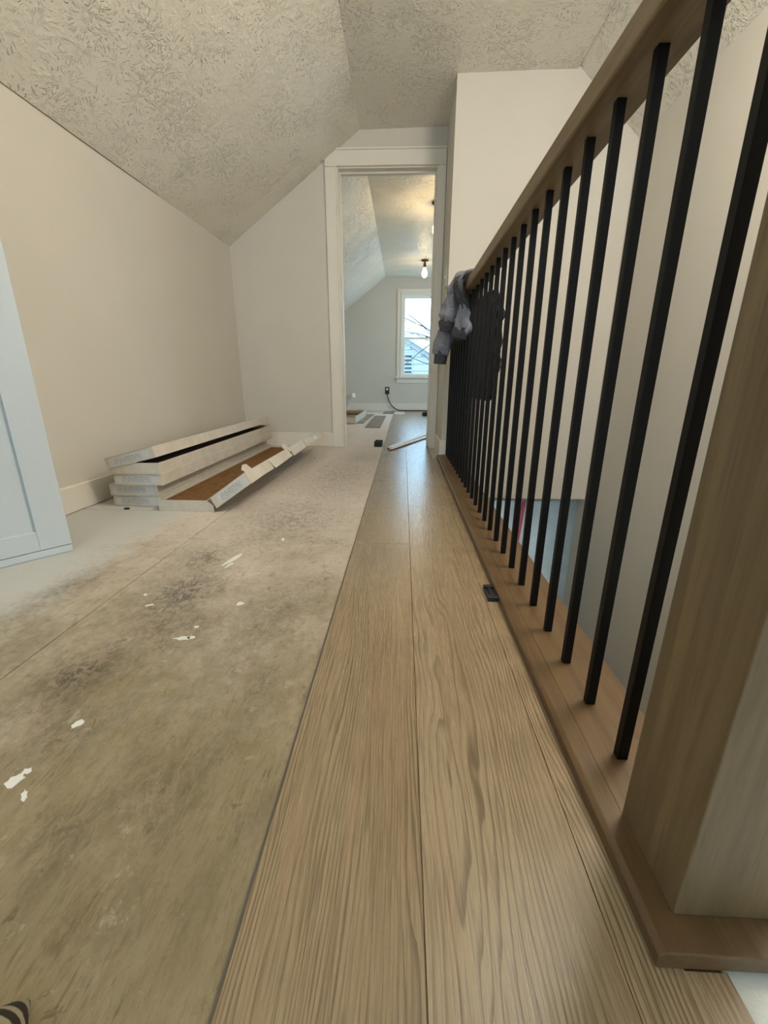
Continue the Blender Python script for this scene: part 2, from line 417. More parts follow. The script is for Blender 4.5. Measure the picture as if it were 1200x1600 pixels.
# dried white paint on the subfloor
def blob(x, y, lx, ly, rot, seed, z=SUB):
    rr = random.Random(seed); bm = bmesh.new(); n = 14
    ps = []
    for i in range(n):
        t = 2*PI*i/n; k = .55+.45*rr.random(); a, b = math.cos(t)*lx*k, math.sin(t)*ly*k
        ps.append((x+a*math.cos(rot)-b*math.sin(rot), y+a*math.sin(rot)+b*math.cos(rot)))
    return prism(ps, (z, z+.0008), 'z', bm)
for i, (x, y, lx, ly, rot) in enumerate(((-.505, 1.15, .010, .062, -.25), (-.50, 1.105, .006, .025, -.25), (-.386, .888, .010, .012, 0), (-.453, .742, .022, .008, .1), (-.443, .785, .007, .006, 0), (-.436, .745, .010, .006, 0),
                                         (-.502, .51, .008, .012, -.5), (-.515, .41, .013, .016, -.5), (-.483, .39, .004, .013, .7), (-.51, .425, .008, .006, 0), (-.64, .92, .006, .006, 0), (-.60, .87, .012, .005, .4), (-.40, 1.32, .006, .02, .3))):
    obj('paint_splatter', blob(x, y, lx, ly, rot, i), MT['paint_drop'], floor)

# walls
T = .11
def wall_left():
    bm = bmesh.new()
    y0, y1 = -2.6, YF
    pts = [(XL(y0), y0), (XL1, YD), (XL1, y1)]
    a = [bm.verts.new((x, y, z)) for (x, y) in pts for z in (SUB-.01, KZ+.02)]
    b = [bm.verts.new((x-T, y, z)) for (x, y) in pts for z in (SUB-.01, KZ+.02)]
    for i in (0, 2):
        bm.faces.new((a[i], a[i+2], a[i+3], a[i+1])); bm.faces.new((b[i+1], b[i+3], b[i+2], b[i]))
        bm.faces.new((a[i+1], a[i+3], b[i+3], b[i+1])); bm.faces.new((a[i], b[i], b[i+2], a[i+2]))
    bm.faces.new((a[0], a[1], b[1], b[0])); bm.faces.new((a[4], b[4], b[5], a[5]))
    return struct(obj('wall_left', bm, MT['wall']), 'low greige knee wall under the sloped ceiling', 'wall')
wall_left()

def ceiling_piece(name, corners, parent):
    """slab with UVs in metres on its underside; corners in order"""
    c = [Vector(p) for p in corners]; nrm = (c[1]-c[0]).cross(c[2]-c[0]).normalized()
    if nrm.z < 0: nrm = -nrm
    nu, nv = 24, 8
    bm = bmesh.new(); uvl = bm.loops.layers.uv.new('UVMap')
    lo = [bm.verts.new(p) for p in c]; hi = [bm.verts.new(p+nrm*.08) for p in c]
    fs = [bm.faces.new(lo), bm.faces.new(hi[::-1])]+[bm.faces.new((lo[i], hi[i], hi[(i+1) % 4], lo[(i+1) % 4])) for i in range(4)]
    U = Vector((0, 1, 0)); Vv = nrm.cross(U).normalized()
    for f in fs:
        for l in f.loops: l[uvl].uv = (l.vert.co.dot(U), l.vert.co.dot(Vv))
    return obj(name, bm, MT['ceil'], parent)
ceil = struct(empty('ceiling'), 'textured white plaster ceiling, flat between two slopes', 'ceiling')
XA, XB = -.32, .92
za = lambda y: ZC+.03*(YD-y)/.5*.5 if y < YD else ZC     # the old ceiling rises a little towards the stairs
zz = 2.165
ceiling_piece('ceiling_slope', [(XL(-2.6)-.03, -2.6, KZ-.02), (XL(.9)-.03, .9, KZ-.02), (XA, .9, zz), (XA, -2.6, zz)], ceil)
ceiling_piece('ceiling_slope', [(XL(.9)-.03, .9, KZ-.02), (XL1-.03, YD, KZ-.025), (XA, YD, 2.105), (XA, .9, zz)], ceil)
ceiling_piece('ceiling_slope', [(XL1-.03, YD, KZ-.025), (XL1-.03, YF, KZ-.025), (XA, YF, 2.12), (XA, YD, 2.105)], ceil)
ceiling_piece('ceiling_flat', [(XA, -2.6, zz), (XB, -2.6, zz), (XB, .9, zz), (XA, .9, zz)], ceil)
ceiling_piece('ceiling_flat', [(XA, .9, zz), (XB, .9, zz), (XB, YD, 2.125), (XA, YD, 2.105)], ceil)
ceiling_piece('ceiling_flat', [(XA, YD, 2.105), (XB, YD, 2.125), (XB, YF, 2.12), (XA, YF, 2.12)], ceil)
ceiling_piece('ceiling_slope', [(XB, -2.6, zz), (XR+.03, -2.6, 1.79), (XR+.03, YE+.05, 1.79), (XB, YE+.05, 2.15)], ceil)
ceiling_piece('ceiling_slope', [(XB, YE+.05, 2.15), (1.97, YE+.05, 1.35), (1.97, YF, 1.35), (XB, YF, 2.12)], ceil)

# end wall of the stairwell and stub beside the door; opening below it to the lower hall
bm = prism([(XS, YE), (XR, YE), (XR, YE+T), (XS+T, YE+T), (XS+T, YD+T), (XS, YD+T)], (-.29, 2.2), 'z')
struct(obj('wall_stairwell_end', bm, MT['wall']), 'greige wall at the end of the stairwell, running up to the ceiling', 'wall')
struct(obj('wall_right', bx(bmesh.new(), XR, XR+T, -2.6, YE+T, -2.6, 1.83), MT['wall']), 'greige wall on the far side of the stairwell', 'wall')
# partition with the door opening
DX0, DX1, DZ = -.473, .207, 1.89
bm = prism([(XL1-.05, SUB), (DX0-.018, SUB), (DX0-.018, 2.16), (XA-.02, 2.16), (XL1-.05, KZ+.02)], (YD, YD+T))
bm.free(); bm = bmesh.new()
def slope_z(x): return KZ-.025+(2.105-KZ+.025)*(x-(XL1-.03))/(XA-(XL1-.03))
prism([(XL1-.02, SUB), (DX0-.018, SUB), (DX0-.018, slope_z(DX0-.018)+.03), (XL1-.02, slope_z(XL1-.02)+.03)], (YD, YD+T), 'y', bm)
prism([(DX0-.018, DZ+.018), (XS, DZ+.018), (XS, 2.15), (XA, 2.15), (DX0-.018, slope_z(DX0-.018)+.03)], (YD, YD+T), 'y', bm)
bx(bm, DX1+.018, XS, YD, YD+T, SUB, DZ+.018)
struct(obj('wall_back', bm, MT['wall']), 'greige partition wall around the open doorway', 'wall')
struct(obj('wall_hall_end', bx(bmesh.new(), XL0-.3, XR+T, -2.71, -2.6, -2.6, .55), MT['wall']))
hb = bmesh.new(); bx(hb, XL0-.3, -.75, -2.71, -2.6, .55, 2.2); bx(hb, .05, XR+T, -2.71, -2.6, .55, 2.2); bx(hb, -.75, .05, -2.71, -2.6, 1.60, 2.2)
struct(obj('wall_hall_end', hb, MT['wall']))
# far room shell
fb = bmesh.new()
WX0, WX1, WZ0, WZ1 = -.035, .80, .575, 1.87
bx(fb, XL1-.05, WX0, YF, YF+.12, SUB, 2.2); bx(fb, WX1, 1.97, YF, YF+.12, SUB, 2.2); bx(fb, WX0, WX1, YF, YF+.12, SUB, WZ0); bx(fb, WX0, WX1, YF, YF+.12, WZ1, 2.2)
struct(obj('wall_far', fb, MT['wall']), 'greige gable wall of the far room, with the window', 'wall')
fr = bmesh.new(); bx(fr, 1.86, 1.97, YD, 5.65, SUB, 1.5); bx(fr, 1.86, 1.97, 6.75, YF, SUB, 1.5); bx(fr, 1.86, 1.97, 5.65, 6.75, SUB, .5)
struct(obj('wall_far_right', fr, MT['wall']))
struct(obj('wall_far_front', bx(bmesh.new(), XS+T, 1.97, YD, YD+T, SUB-.2, 2.15), MT['wall']))
# stairwell: plank side, lower hall
struct(obj('wall_stairwell_side', bx(bmesh.new(), .30, .372, .26, YE, -2.6, -.026), MT['wall']))
struct(obj('wall_stairwell_front', bx(bmesh.new(), .30, XR, .20, .262, -2.6, -.026), MT['wall']))
struct(obj('wall_lower_hall', bx(bmesh.new(), -.4, 2.6, 3.72, 3.82, -2.6, -.3), MT['plaster']), 'patchy white plaster wall of the lower hall seen down the stairwell', 'wall')
struct(obj('wall_lower_left', bx(bmesh.new(), -.5, -.4, -2.7, 3.82, -2.6, -.3), MT['plaster']))
struct(obj('wall_lower_front', bx(bmesh.new(), XR+.03, 2.7, YE+.01, YE+T-.01, -2.6, -.3), MT['plaster']))
struct(obj('wall_lower_right', bx(bmesh.new(), 2.6, 2.7, YE+T, 3.82, -2.6, -.3), MT['plaster']))
struct(obj('ceiling_lower', bx(bmesh.new(), .372, 2.7, YE+T, 3.82, -.34, -.3), MT['plaster']))
struct(obj('floor_lower', bx(bmesh.new(), -.4, 2.6, -2.7, 3.8, -2.7, -2.6), MT['sub']))
st = struct(empty('stairs_down'), 'stair flight going down', 'stairs')
for i in range(12):
    box('tread', .372, XR, .29+i*.215, .29+(i+1)*.215+.02, -.2*(i+1)-.025, -.2*(i+1), MT['oak_y'], st)
    box('riser', .372, XR, .29+i*.215-.0, .29+i*.215+.015, -.2*(i+1), -.2*i-.026, MT['trim'], st)

# baseboards
def base(name, p0, p1, h, t, nrm, label=None):
    p0, p1, n = Vector((*p0, 0)), Vector((*p1, 0)), Vector((*nrm, 0))
    bm = bmesh.new(); prof = [(0, SUB+.003), (t, SUB+.003), (t, h-.004), (t-.004, h), (0, h)]
    a = [bm.verts.new(p0+n*u+Vector((0, 0, z))) for u, z in prof]; b = [bm.verts.new(p1+n*u+Vector((0, 0, z))) for u, z in prof]
    k = len(prof); bm.faces.new(a); bm.faces.new(b[::-1])
    for i in range(k): bm.faces.new((a[i], b[i], b[(i+1) % k], a[(i+1) % k]))
    return struct(obj(name, bm, MT['trim']), label, 'baseboard' if label else None)
base('baseboard_left', (XL(.62), .62), (XL1, YD), .100, .013, (1, -.035), 'white baseboard along the low left wall')
base('baseboard_left', (XL1, YD+T), (XL1, YF), .115, .013, (1, 0), 'white baseboard along the left wall of the far room')
base('baseboard_back', (XL1, YD), (DX0-.088, YD), .105, .013, (0, -1), 'short white baseboard left of the doorway')
base('baseboard_stub', (XS, YD-.018), (XS, YE), .115, .013, (-1, 0), 'short white baseboard right of the doorway, side of the stub wall')
base('baseboard_end', (XS-.013, YE), (.37, YE), .115, .013, (0, -1), 'white baseboard on the stub wall where the railing ends')
base('baseboard_far', (XL1, YF), (1.86, YF), .125, .014, (0, -1), 'white baseboard under the far window')

# door casing and jamb (one trim unit)
dc = struct(empty('door_1', (0, 0, 0)), 'open doorway with wide white casing and stepped jamb', 'doorway')
cl = DX0-.088
cut = lambda x: slope_z(x)-.028
obj('casing_side', prism([(cl, SUB), (DX0-.006, SUB), (DX0-.006, DZ+.006), (cl, DZ+.006)], (YD-.018, YD)), MT['trim'], dc, bevel=.002)
obj('casing_side', prism([(DX1+.006, SUB), (XS-.004, SUB), (XS-.004, DZ+.006), (DX1+.006, DZ+.006)], (YD-.018, YD)), MT['trim'], dc, bevel=.002)
obj('casing_head', prism([(cl, DZ+.007), (XS-.004, DZ+.007), (XS-.004, DZ+.098), (cl+.058, DZ+.098), (cl, DZ+.045)], (YD-.018, YD)), MT['trim'], dc, bevel=.002)
obj('head_band', prism([(cl+.062, DZ+.098), (XS-.004, DZ+.098), (XS-.004, DZ+.110), (cl+.071, DZ+.110)], (YD-.026, YD)), MT['trim'], dc, bevel=.002)
bm = bmesh.new()
bx(bm, DX0-.018, DX0, YD-.004, YD+T+.004, SUB, DZ+.018); bx(bm, DX1, DX1+.018, YD-.004, YD+T+.004, SUB, DZ+.018); bx(bm, DX0, DX1, YD-.004, YD+T+.004, DZ, DZ+.018)
obj('jamb', bm, MT['trim'], dc, bevel=.001)
bm = bmesh.new(); bx(bm, DX0, DX0+.011, YD+.05, YD+.085, SUB, DZ-.011); bx(bm, DX1-.011, DX1, YD+.05, YD+.085, SUB, DZ-.011); bx(bm, DX0, DX1, YD+.05, YD+.085, DZ-.011, DZ)
obj('door_stop', bm, MT['trim'], dc, bevel=.001)
bm = bmesh.new()
bx(bm, DX0-.010, DX0-.006, YD-.024, YD-.016, SUB, DZ+.012); bx(bm, DX0-.01, DX1+.01, YD-.024, YD-.016, DZ+.008, DZ+.013)
obj('casing_bead', bm, MT['trim'], dc)
# casings on the far-room side
bm = bmesh.new(); bx(bm, cl, DX0-.006, YD+T, YD+T+.018, SUB, DZ+.09); bx(bm, DX1+.006, DX1+.09, YD+T, YD+T+.018, SUB, DZ+.09); bx(bm, DX0-.006, DX1+.006, YD+T, YD+T+.018, DZ+.006, DZ+.09)
obj('casing_rear', bm, MT['trim'], dc)

# far window
wn = struct(empty('window_1', (0, 0, 0)), 'white double-hung window in the far gable wall', 'window')
cw = .085
for a in ((WX0-cw, WX0+.004, WZ0-.02, WZ1+.0), (WX1-.004, WX1+cw, WZ0-.02, WZ1+.0), (WX0-cw, WX1+cw, WZ1, WZ1+cw)):
    box('window_casing', a[0], a[1], YF-.02, YF, a[2], a[3], MT['trim'], wn, .003)
for a in ((WX0-.028, WX0-.012, WZ0, WZ1+.012), (WX1+.012, WX1+.028, WZ0, WZ1+.012), (WX0-.028, WX1+.028, WZ1+.012, WZ1+.028)):
    box('casing_step', a[0], a[1], YF-.028, YF-.02, a[2], a[3], MT['trim'], wn, .002)
box('window_sill', WX0-cw-.03, WX1+cw+.03, YF-.06, YF+.03, WZ0-.022, WZ0, MT['trim'], wn, .003)
box('apron', WX0-cw, WX1+cw, YF-.016, YF, WZ0-.10, WZ0-.022, MT['trim'], wn, .002)
bm = bmesh.new(); bx(bm, WX0, WX0+.018, YF, YF+.12, WZ0, WZ1); bx(bm, WX1-.018, WX1, YF, YF+.12, WZ0, WZ1); bx(bm, WX0+.018, WX1-.018, YF+.001, YF+.119, WZ1-.02, WZ1); bx(bm, WX0+.018, WX1-.018, YF+.03, YF+.119, WZ0, WZ0+.02)
obj('window_frame', bm, MT['trim'], wn)
zm = 1.205
for (z0, z1, y) in ((WZ0+.02, zm+.016, YF+.04), (zm-.016, WZ1-.02, YF+.07)):
    bm = bmesh.new(); s = .03
    bx(bm, WX0+.018, WX0+.018+s, y, y+.025, z0, z1); bx(bm, WX1-.018-s, WX1-.018, y, y+.025, z0, z1)
    bx(bm, WX0+.018+s, WX1-.018-s, y+.0005, y+.0245, z0, z0+(s if z0 < 1 else .026)); bx(bm, WX0+.018+s, WX1-.018-s, y+.0005, y+.0245, z1-.026, z1)
    sash = obj('sash', bm, MT['trim'], wn, bevel=.002)
    obj('pane', bx(bmesh.new(), WX0+.018+s, WX1-.018-s, y+.011, y+.014, z0+.026, z1-.026), MT['glass'], sash)
box('sash_lock', .36, .41, YF+.03, YF+.05, zm+.016, zm+.028, MT['plate_dark'], wn)

# thin dark tape line where the knee wall meets the slope
bm = bmesh.new(); bx(bm, XL0-.01, XL0+.0, 0, 0.001, 0, .001); bm.free()
pth = [(XL(y)+.0025, y, KZ+.0015+.0015*math.sin(y*5)) for y in [1.05+.12*i for i in range(20)]]
struct(obj('trim_1', tube(pth, .0022, 6), MT['crevice']), 'hairline crack between the knee wall and the sloped ceiling', 'crack')

# ------------------------------------------------------------------ railing
rail = empty('stair_railing', (.326, 1.6, 0), 0, 'stair railing of square black balusters between an oak base plate, handrail and newel post', 'railing')
def rl(name, bm, m, **k):
    o = obj(name, bm, m, None, **k); o.parent = rail; o.matrix_parent_inverse = Matrix.Translation((-.326, -1.6, 0)); return o
bm = prism([(.2385, 0), (.3835, 0), (.3835, .0135), (.377, .02), (.245, .02), (.2385, .0155)], (.2525, YE-.0135)); 
rl('base_plate', bm, MT['oak_y'], bevel=.0015)
bm = prism([(.3835, 0), (1.28, 0), (1.28, .02), (.3835, .02)], (.2525, .372))
rl('base_plate', bm, MT['oak_y'], bevel=.0015)
rl('base_fillet', prism([(.2685, .0195), (.3775, .0195), (.3775, .0208), (.2685, .0208)], (.384, YE-.0135)), MT['oak_y'])
rl('newel_post', bx(bmesh.new(), .2685, .3640, .283, .383, .02, 1.08), MT['oak_z'], bevel=.0015)
rl('newel_cap', prism([(.258, 1.08), (.374, 1.08), (.374, 1.094), (.362, 1.106), (.270, 1.106), (.258, 1.094)], (.273, .393)), MT['oak_z'], bevel=.002)
rl('handrail', prism([(.2735, .8975), (.3415, .8975), (.3445, .901), (.3445, .934), (.3385, .941), (.2765, .941), (.2705, .934), (.2705, .901)], (.383, YE)), MT['oak_rail'], bevel=.0015)
bal = bmesh.new(); bx(bal, -.007, .007, 0, .0125, .0206, .8975)
b0 = obj('baluster', bal, MT['black'], None, bevel=.001); b0.parent = rail
for i in range(25):
    o = b0 if i == 0 else b0.copy()
    if i: COL.objects.link(o); o.parent = rail
    o.location = (.3055-.326, .4572+i*.10169-1.6, 0)

# small black spacers
def spacer(name, x0, x1, y0, y1, z0, z1, label, rz=0):
    t = empty(name, ((x0+x1)/2, (y0+y1)/2, z0), rz, label, 'spacer')
    w_, l_, h = (x1-x0)/2, (y1-y0)/2, z1-z0
    bm = bmesh.new(); bx(bm, -w_, w_, -l_, l_, 0, h*.55); bx(bm, -w_, w_, -l_, -l_+.012, h*.55, h); bx(bm, -w_, w_, l_-.012, l_, h*.55, h)
    obj('body', bm, MT['rubber'], t, bevel=.001)
    obj('rib', bx(bmesh.new(), -w_*.3, w_*.3, -l_+.012, l_-.012, h*.55, h*.8), MT['rubber'], t)
spacer('plank_spacer', .2135, .238, .917, .985, 0, .012, 'small black plastic spacer wedged between the near plank and the oak base plate')
spacer('tapping_block', -.228, -.166, 3.43, 3.53, SUB, .038, 'black rubber block at the edge of the planks near the doorway', -.05)

# ------------------------------------------------------------------ white cabinet door on the left
P0, P1 = Vector((-1.046, 1.198)), Vector((-1.152, 1.061)); dvec = (P1-P0).normalized()
ang = math.atan2(dvec.y, dvec.x)
cd = empty('white_panel_door', (P0.x, P0.y, SUB+.001), ang, 'tall white shaker-style panel door standing open against the low left wall', 'door')
DWd, DH = .47, 1.42
def cdb(name, x0, x1, z0, z1, y0, y1, bev=.0015):
    bm = bx(bmesh.new(), x0, x1, y0, y1, z0, z1); return obj(name, bm, MT['door'], cd, bevel=bev)
# local x along the door away from its free edge, y>0 is the side facing the camera
cdb('stile', 0, .079, .024, DH, -.004, .018); cdb('stile', DWd-.079, DWd, .024, DH, -.004, .018)
cdb('bottom_rail', .079, DWd-.079, .024, .083, -.004, .018); cdb('top_rail', .079, DWd-.079, DH-.08, DH, -.004, .018)
cdb('inset_panel', .079, DWd-.079, .083, DH-.08, -.002, .008, 0)
cdb('bottom_strip', 0, DWd, 0, .022, -.003, .016)

# ------------------------------------------------------------------ cartons of flooring
BW, BH, BL, TK = .205, .049, 1.52, .0035
def labelpiece(parent, name, x0, x1, z0, z1, y, m=None, mtx=None):
    bm = bmesh.new(); uvl = bm.loops.layers.uv.new('UVMap')
    vs_ = [Vector((x0, y, z0)), Vector((x1, y, z0)), Vector((x1, y, z1)), Vector((x0, y, z1))]
    back = [v+Vector((0, .0006, 0)) for v in vs_]
    f = bm.verts
    A = [f.new(v) for v in vs_]; B = [f.new(v) for v in back]
    if mtx is not None:
        for v in A+B: v.co = mtx @ v.co
    fc = bm.faces.new(A)
    for l, uv in zip(fc.loops, ((0, 0), (1, 0), (1, 1), (0, 1))): l[uvl].uv = uv
    bm.faces.new(B[::-1])
    for i in range(4): bm.faces.new((A[i], B[i], B[(i+1) % 4], A[(i+1) % 4]))
    me = bpy.data.meshes.new(name); bm.to_mesh(me); bm.free()
    return finish(bpy.data.objects.new(name, me), MT['label'], parent)
def closed_carton(x, y, z, rz, label):
    t = empty('flooring_carton', (x, y, z), rz, label, 'cardboard box', 'long white flooring cartons stacked against the left wall')
    obj('carton_body', bx(bmesh.new(), -BW+.002, -.002, .002, BL-.002, 0, BH-.012), MT['card_white'], t, bevel=.001)
    bm = bmesh.new(); bx(bm, -BW, 0, 0, BL, BH-.003, BH); bx(bm, -BW, 0, -.0006, .002, .001, BH); bx(bm, -BW, 0, BL-.002, BL, .001, BH)
    bx(bm, -.002, .0006, 0, BL, .001, BH); bx(bm, -BW-.0006, -BW+.002, 0, BL, .001, BH)
    obj('carton_lid', bm, MT['card_white'], t, bevel=.0008)
    labelpiece(t, 'printed_label', -BW+.012, -.016, .008, BH-.007, -.0014)
    return t
closed_carton(-1.020, 1.672, SUB, -.012, 'closed white flooring carton at the bottom of the stack by the left wall')
closed_carton(-1.023, 1.668, SUB+BH, .010, 'closed white flooring carton second from the bottom of the stack')
closed_carton(-.985, 1.652, SUB+2*BH, .004, 'closed white flooring carton just under the half-open one in the stack')
# top carton: tray with a lid lifted along its right side
def tray(t, mi='card_white'):
    bm = bmesh.new()
    bx(bm, -BW, 0, 0, BL, 0, TK); bx(bm, -BW, 0, 0, TK, TK, BH-.002); bx(bm, -BW, 0, BL-TK, BL, TK, BH-.002)
    bx(bm, -BW, -BW+TK, TK, BL-TK, TK, BH-.002); bx(bm, -TK, 0, TK, BL-TK, TK, BH-.002)
    obj('carton_tray', bm, MT[mi], t, bevel=.0006)
t = empty('flooring_carton', (-.990, 1.645, SUB+3*BH), .006, 'half-open white flooring carton on top of the stack, lid raised over a dark gap', 'cardboard box', 'long white flooring cartons stacked against the left wall')
tray(t)
mx = Matrix.Translation((-BW-.006, 0, BH-.018)) @ Matrix.Rotation(-math.radians(14), 4, 'Y')
bm = bmesh.new(); bx(bm, 0, BW+.006, -.003, BL, .030, .033, 0, mx); bx(bm, 0, BW+.006, -.003, -.0005, -.012, .033, 0, mx); bx(bm, 0, BW+.006, BL-.003, BL, -.012, .033, 0, mx); bx(bm, BW+.004, BW+.007, -.003, BL, -.012, .033, 0, mx)
bx(bm, -.001, .002, -.003, BL, -.012, .033, 0, mx)
obj('carton_lid', bm, MT['card_white'], t, bevel=.0008)
labelpiece(t, 'printed_label', .014, BW-.012, -.005, .026, -.004, mtx=mx)
obj('packed_planks', bx(bmesh.new(), -BW+.006, -.006, .01, BL-.01, TK, .028), MT['core'], t)

# open carton in front, lid hinged on its right side and leaning over
t = empty('flooring_carton', (-.792, 1.615, SUB), -.004, 'open flooring carton on the floor showing brown contents, long lid leaning out to the right', 'cardboard box')
tray(t)
obj('packed_planks', bx(bmesh.new(), -BW+.006, -.006, .012, BL-.012, TK, .036), MT['card_brown'], t)
mx = Matrix.Translation((0, 0, BH-.003)) @ Matrix.Rotation(-math.radians(35), 4, 'Y')
lid = obj('carton_lid', bx(bmesh.new(), 0, BW, 0, BL, 0, .003, 0, mx), MT['card_white'], t)
mxe = mx @ Matrix.Rotation(math.radians(-14), 4, 'X')
bm = bx(bmesh.new(), .020, BW+.002, -.002, .001, -.048, .002, 0, mxe); obj('end_flap', bm, MT['card_white'], t)
for k, (a, b, h, lean) in enumerate([(0.0, .30, .048, .05), (.303, .62, .050, -.12), (.625, .66, .022, -.25), (.665, .98, .050, .04), (.985, 1.10, .046, -.15), (1.105, BL, .049, 0)]):
    m2 = mx @ Matrix.Translation((BW, 0, 0)) @ Matrix.Rotation(lean, 4, 'Y')
    bm = prism([(a, .003), (b, .003), (b, -h+.004*(k % 2)), ((a+b)/2+.03, -h+.002), (a, -h)], (-.003, 0), 'x')
    for v in bm.verts: v.co = m2 @ v.co
    obj('lid_lip', bm, MT['card_white'], t)
m2 = mx @ Matrix.Translation((BW, 0, 0))
for a in (.02, .60):
    bm = prism([(a, 0), (a+.07, .0), (a+.05, .030), (a+.015, .034), (a-.02, .018)], (-.004, -.001), 'x')
    for v in bm.verts: v.co = m2 @ v.co
    obj('torn_tab', bm, MT['card_white'], t)
for a in (1.0, 1.25):
    bm = prism([(a, -.040), (a+.07, -.040), (a+.07, -.014), (a, -.014)], (.0006, .0014), 'x')
    for v in bm.verts: v.co = m2 @ v.co
    obj('sticker', bm, MT['plate'], t)
labelpiece(t, 'printed_label', .045, BW-.006, -.044, -.003, -.0028, mtx=mxe)
bm = bmesh.new(); vsx = [(-.001, -.001, .001), (.030, -.010, .001), (.026, -.004, .028), (-.001, -.001, .046)]
A = [bm.verts.new(v) for v in vsx]; B = [bm.verts.new((v[0], v[1]+.002, v[2])) for v in vsx]
bm.faces.new(A); bm.faces.new(B[::-1])
for i in range(4): bm.faces.new((A[i], B[i], B[(i+1) % 4], A[(i+1) % 4]))
obj('corner_gusset', bm, MT['card_white'], t)

# chip of debris
bm = bmesh.new(); bmesh.ops.create_icosphere(bm, subdivisions=1, radius=.011)
for v in bm.verts: v.co = Vector((v.co.x*1.3, v.co.y*.8, max(v.co.z, -.004)*.5+.002)) + Vector((random.uniform(-.002, .002), random.uniform(-.002, .002), 0))
o = obj('debris_chip', bm, MT['rubber']); o.location = (-1.145, 1.632, SUB+.0005)
tag(o, 'small dark crumb lying in front of the carton stack', 'debris')

# ------------------------------------------------------------------ far room bits
def offcut(x, y, w_, l_, rz, label, m='plank_dark', z=SUB, h=.007):
    o = box('plank_offcut', -w_/2, w_/2, -l_/2, l_/2, 0, h, MT[m]); o.location = (x, y, z+h/2); o.rotation_euler = (0, 0, rz)
    tag(o, label, 'floor plank'); return o
offcut(-.345, 5.72, .178, 1.7, .0, 'loose grey-brown plank lying on the pale subfloor beyond the doorway')
offcut(-.235, 7.32, .178, .62, -.02, 'short plank offcut lying by the far baseboard')
offcut(-.565, 6.15, .178, 1.5, -.03, 'plank lying half under the open carton in the far room')
t = empty('flooring_carton', (-.585, 5.30, SUB+.0075), -.015, 'open carton of dark planks lying in the far room past the left door casing', 'cardboard box')
bm = bmesh.new(); L2 = 1.25; W2 = .42; H2 = .085
bx(bm, -W2, 0, 0, L2, 0, .004); bx(bm, -.004, 0, 0, L2, .004, H2); bx(bm, -W2, -W2+.004, 0, L2, .004, H2); bx(bm, -W2, 0, L2-.004, L2, .004, H2)
obj('carton_tray', bm, MT['card_white'], t)
obj('end_wall', bx(bmesh.new(), -W2, 0, -.003, .003, .0, H2-.015), MT['card_white'], t)
for i in range(2): obj('packed_plank', bx(bmesh.new(), -W2+.01+.2*i, -W2+.2+.2*i, .01, L2-.02, .004, .052), MT['plank_dark'], t, bevel=.001)
for i in range(2): obj('packed_plank', bx(bmesh.new(), -W2+.01+.2*i, -W2+.2+.2*i, L2*.62, L2-.02, .053, .068), MT['card_brown'], t, bevel=.001)
mx = Matrix.Translation((-.23, .1, .08)) @ Matrix.Rotation(math.radians(-62), 4, 'Y')
fl = obj('raised_flap', bx(bmesh.new(), 0, .25, 0, .5, 0, .003, 0, mx), MT['card_white'], t)
mx2 = Matrix.Translation((-.14, .1, .285)) @ Matrix.Rotation(math.radians(-14), 4, 'Y')
labelpiece(t, 'printed_label', 0, .10, 0, .045, -.01, mtx=mx2)
obj('flap_lip', bx(bmesh.new(), 0, .10, -.008, .3, -.002, .046, 0, mx2), MT['card_white'], t)

# two white-edged trim strips lying across the planks in the doorway
for i, (p, q, lab) in enumerate((((-.095, 3.205), (.47, 4.56), 'white-edged moulding strip lying across the planks in the doorway, nearer of the pair'), ((-.110, 3.275), (.44, 4.70), 'white-edged moulding strip lying across the planks in the doorway, farther of the pair'))):
    d = Vector((q[0]-p[0], q[1]-p[1], 0)); L = d.length; rz = math.atan2(d.y, d.x)-PI/2
    t = empty('moulding_strip', (p[0], p[1], .0004), rz, lab, 'moulding', 'moulding strips in the doorway')
    obj('strip_shade_base', prism([(-.011, 0), (.011, 0), (.011, .006), (-.011, .006)], (0, L)), MT['card_brown'], t)  # shadow side of the strip put into colour as a brown base layer
    obj('white_face', prism([(-.010, .006), (.012, .006), (.012, .010), (.005, .019), (-.007, .019), (-.010, .016)], (.015, L)), MT['trim'], t)

# outlet with plug and cord
t = empty('wall_outlet', (-.283, YF, .345), 0, 'wall outlet with a black plug on the far wall left of the window', 'outlet')
obj('cover_plate', bx(bmesh.new(), -.038, .038, -.006, 0, -.062, .062), MT['plate_dark'], t, bevel=.002)
obj('receptacle', bx(bmesh.new(), -.017, .017, -.009, -.006, .004, .044), MT['plate'], t, bevel=.002)
obj('plug', prism([(-.014, -.04), (.014, -.04), (.018, -.02), (.018, .0), (-.018, .0), (-.018, -.02)], (-.04, -.0065)), MT['rubber'], t, bevel=.002)
pth = smoothpath([(-.283, YF-.03, .30), (-.276, YF-.03, .25), (-.235, YF-.035, .14), (-.16, YF-.045, .055), (-.08, YF-.06, .014), (.05, YF-.07, .009), (.35, YF-.05, .009), (.8, YF-.08, .009), (1.2, YF-.06, .009)], 6)
o = obj('extension_cord', tube(pth, .0085, 8), MT['rubber'], smooth=True); tag(o, 'black cord hanging from the far outlet and running along the baseboard to the right', 'cord')
# coil of cord / tape ring by the right jamb
t = empty('cord_coil', (.40, 6.62, .001), 0, 'flat black coil on the bluish planks by the right door casing', 'coil')
for i in range(3):
    R_ = .10-.004*i; pts = [(math.cos(a)*R_, math.sin(a)*R_*1.6, .012+.018*i) for a in [2*PI*k/24 for k in range(25)]]
    obj('cord_loop', tube(pts, .010, 8), MT['rubber'], t, smooth=True)

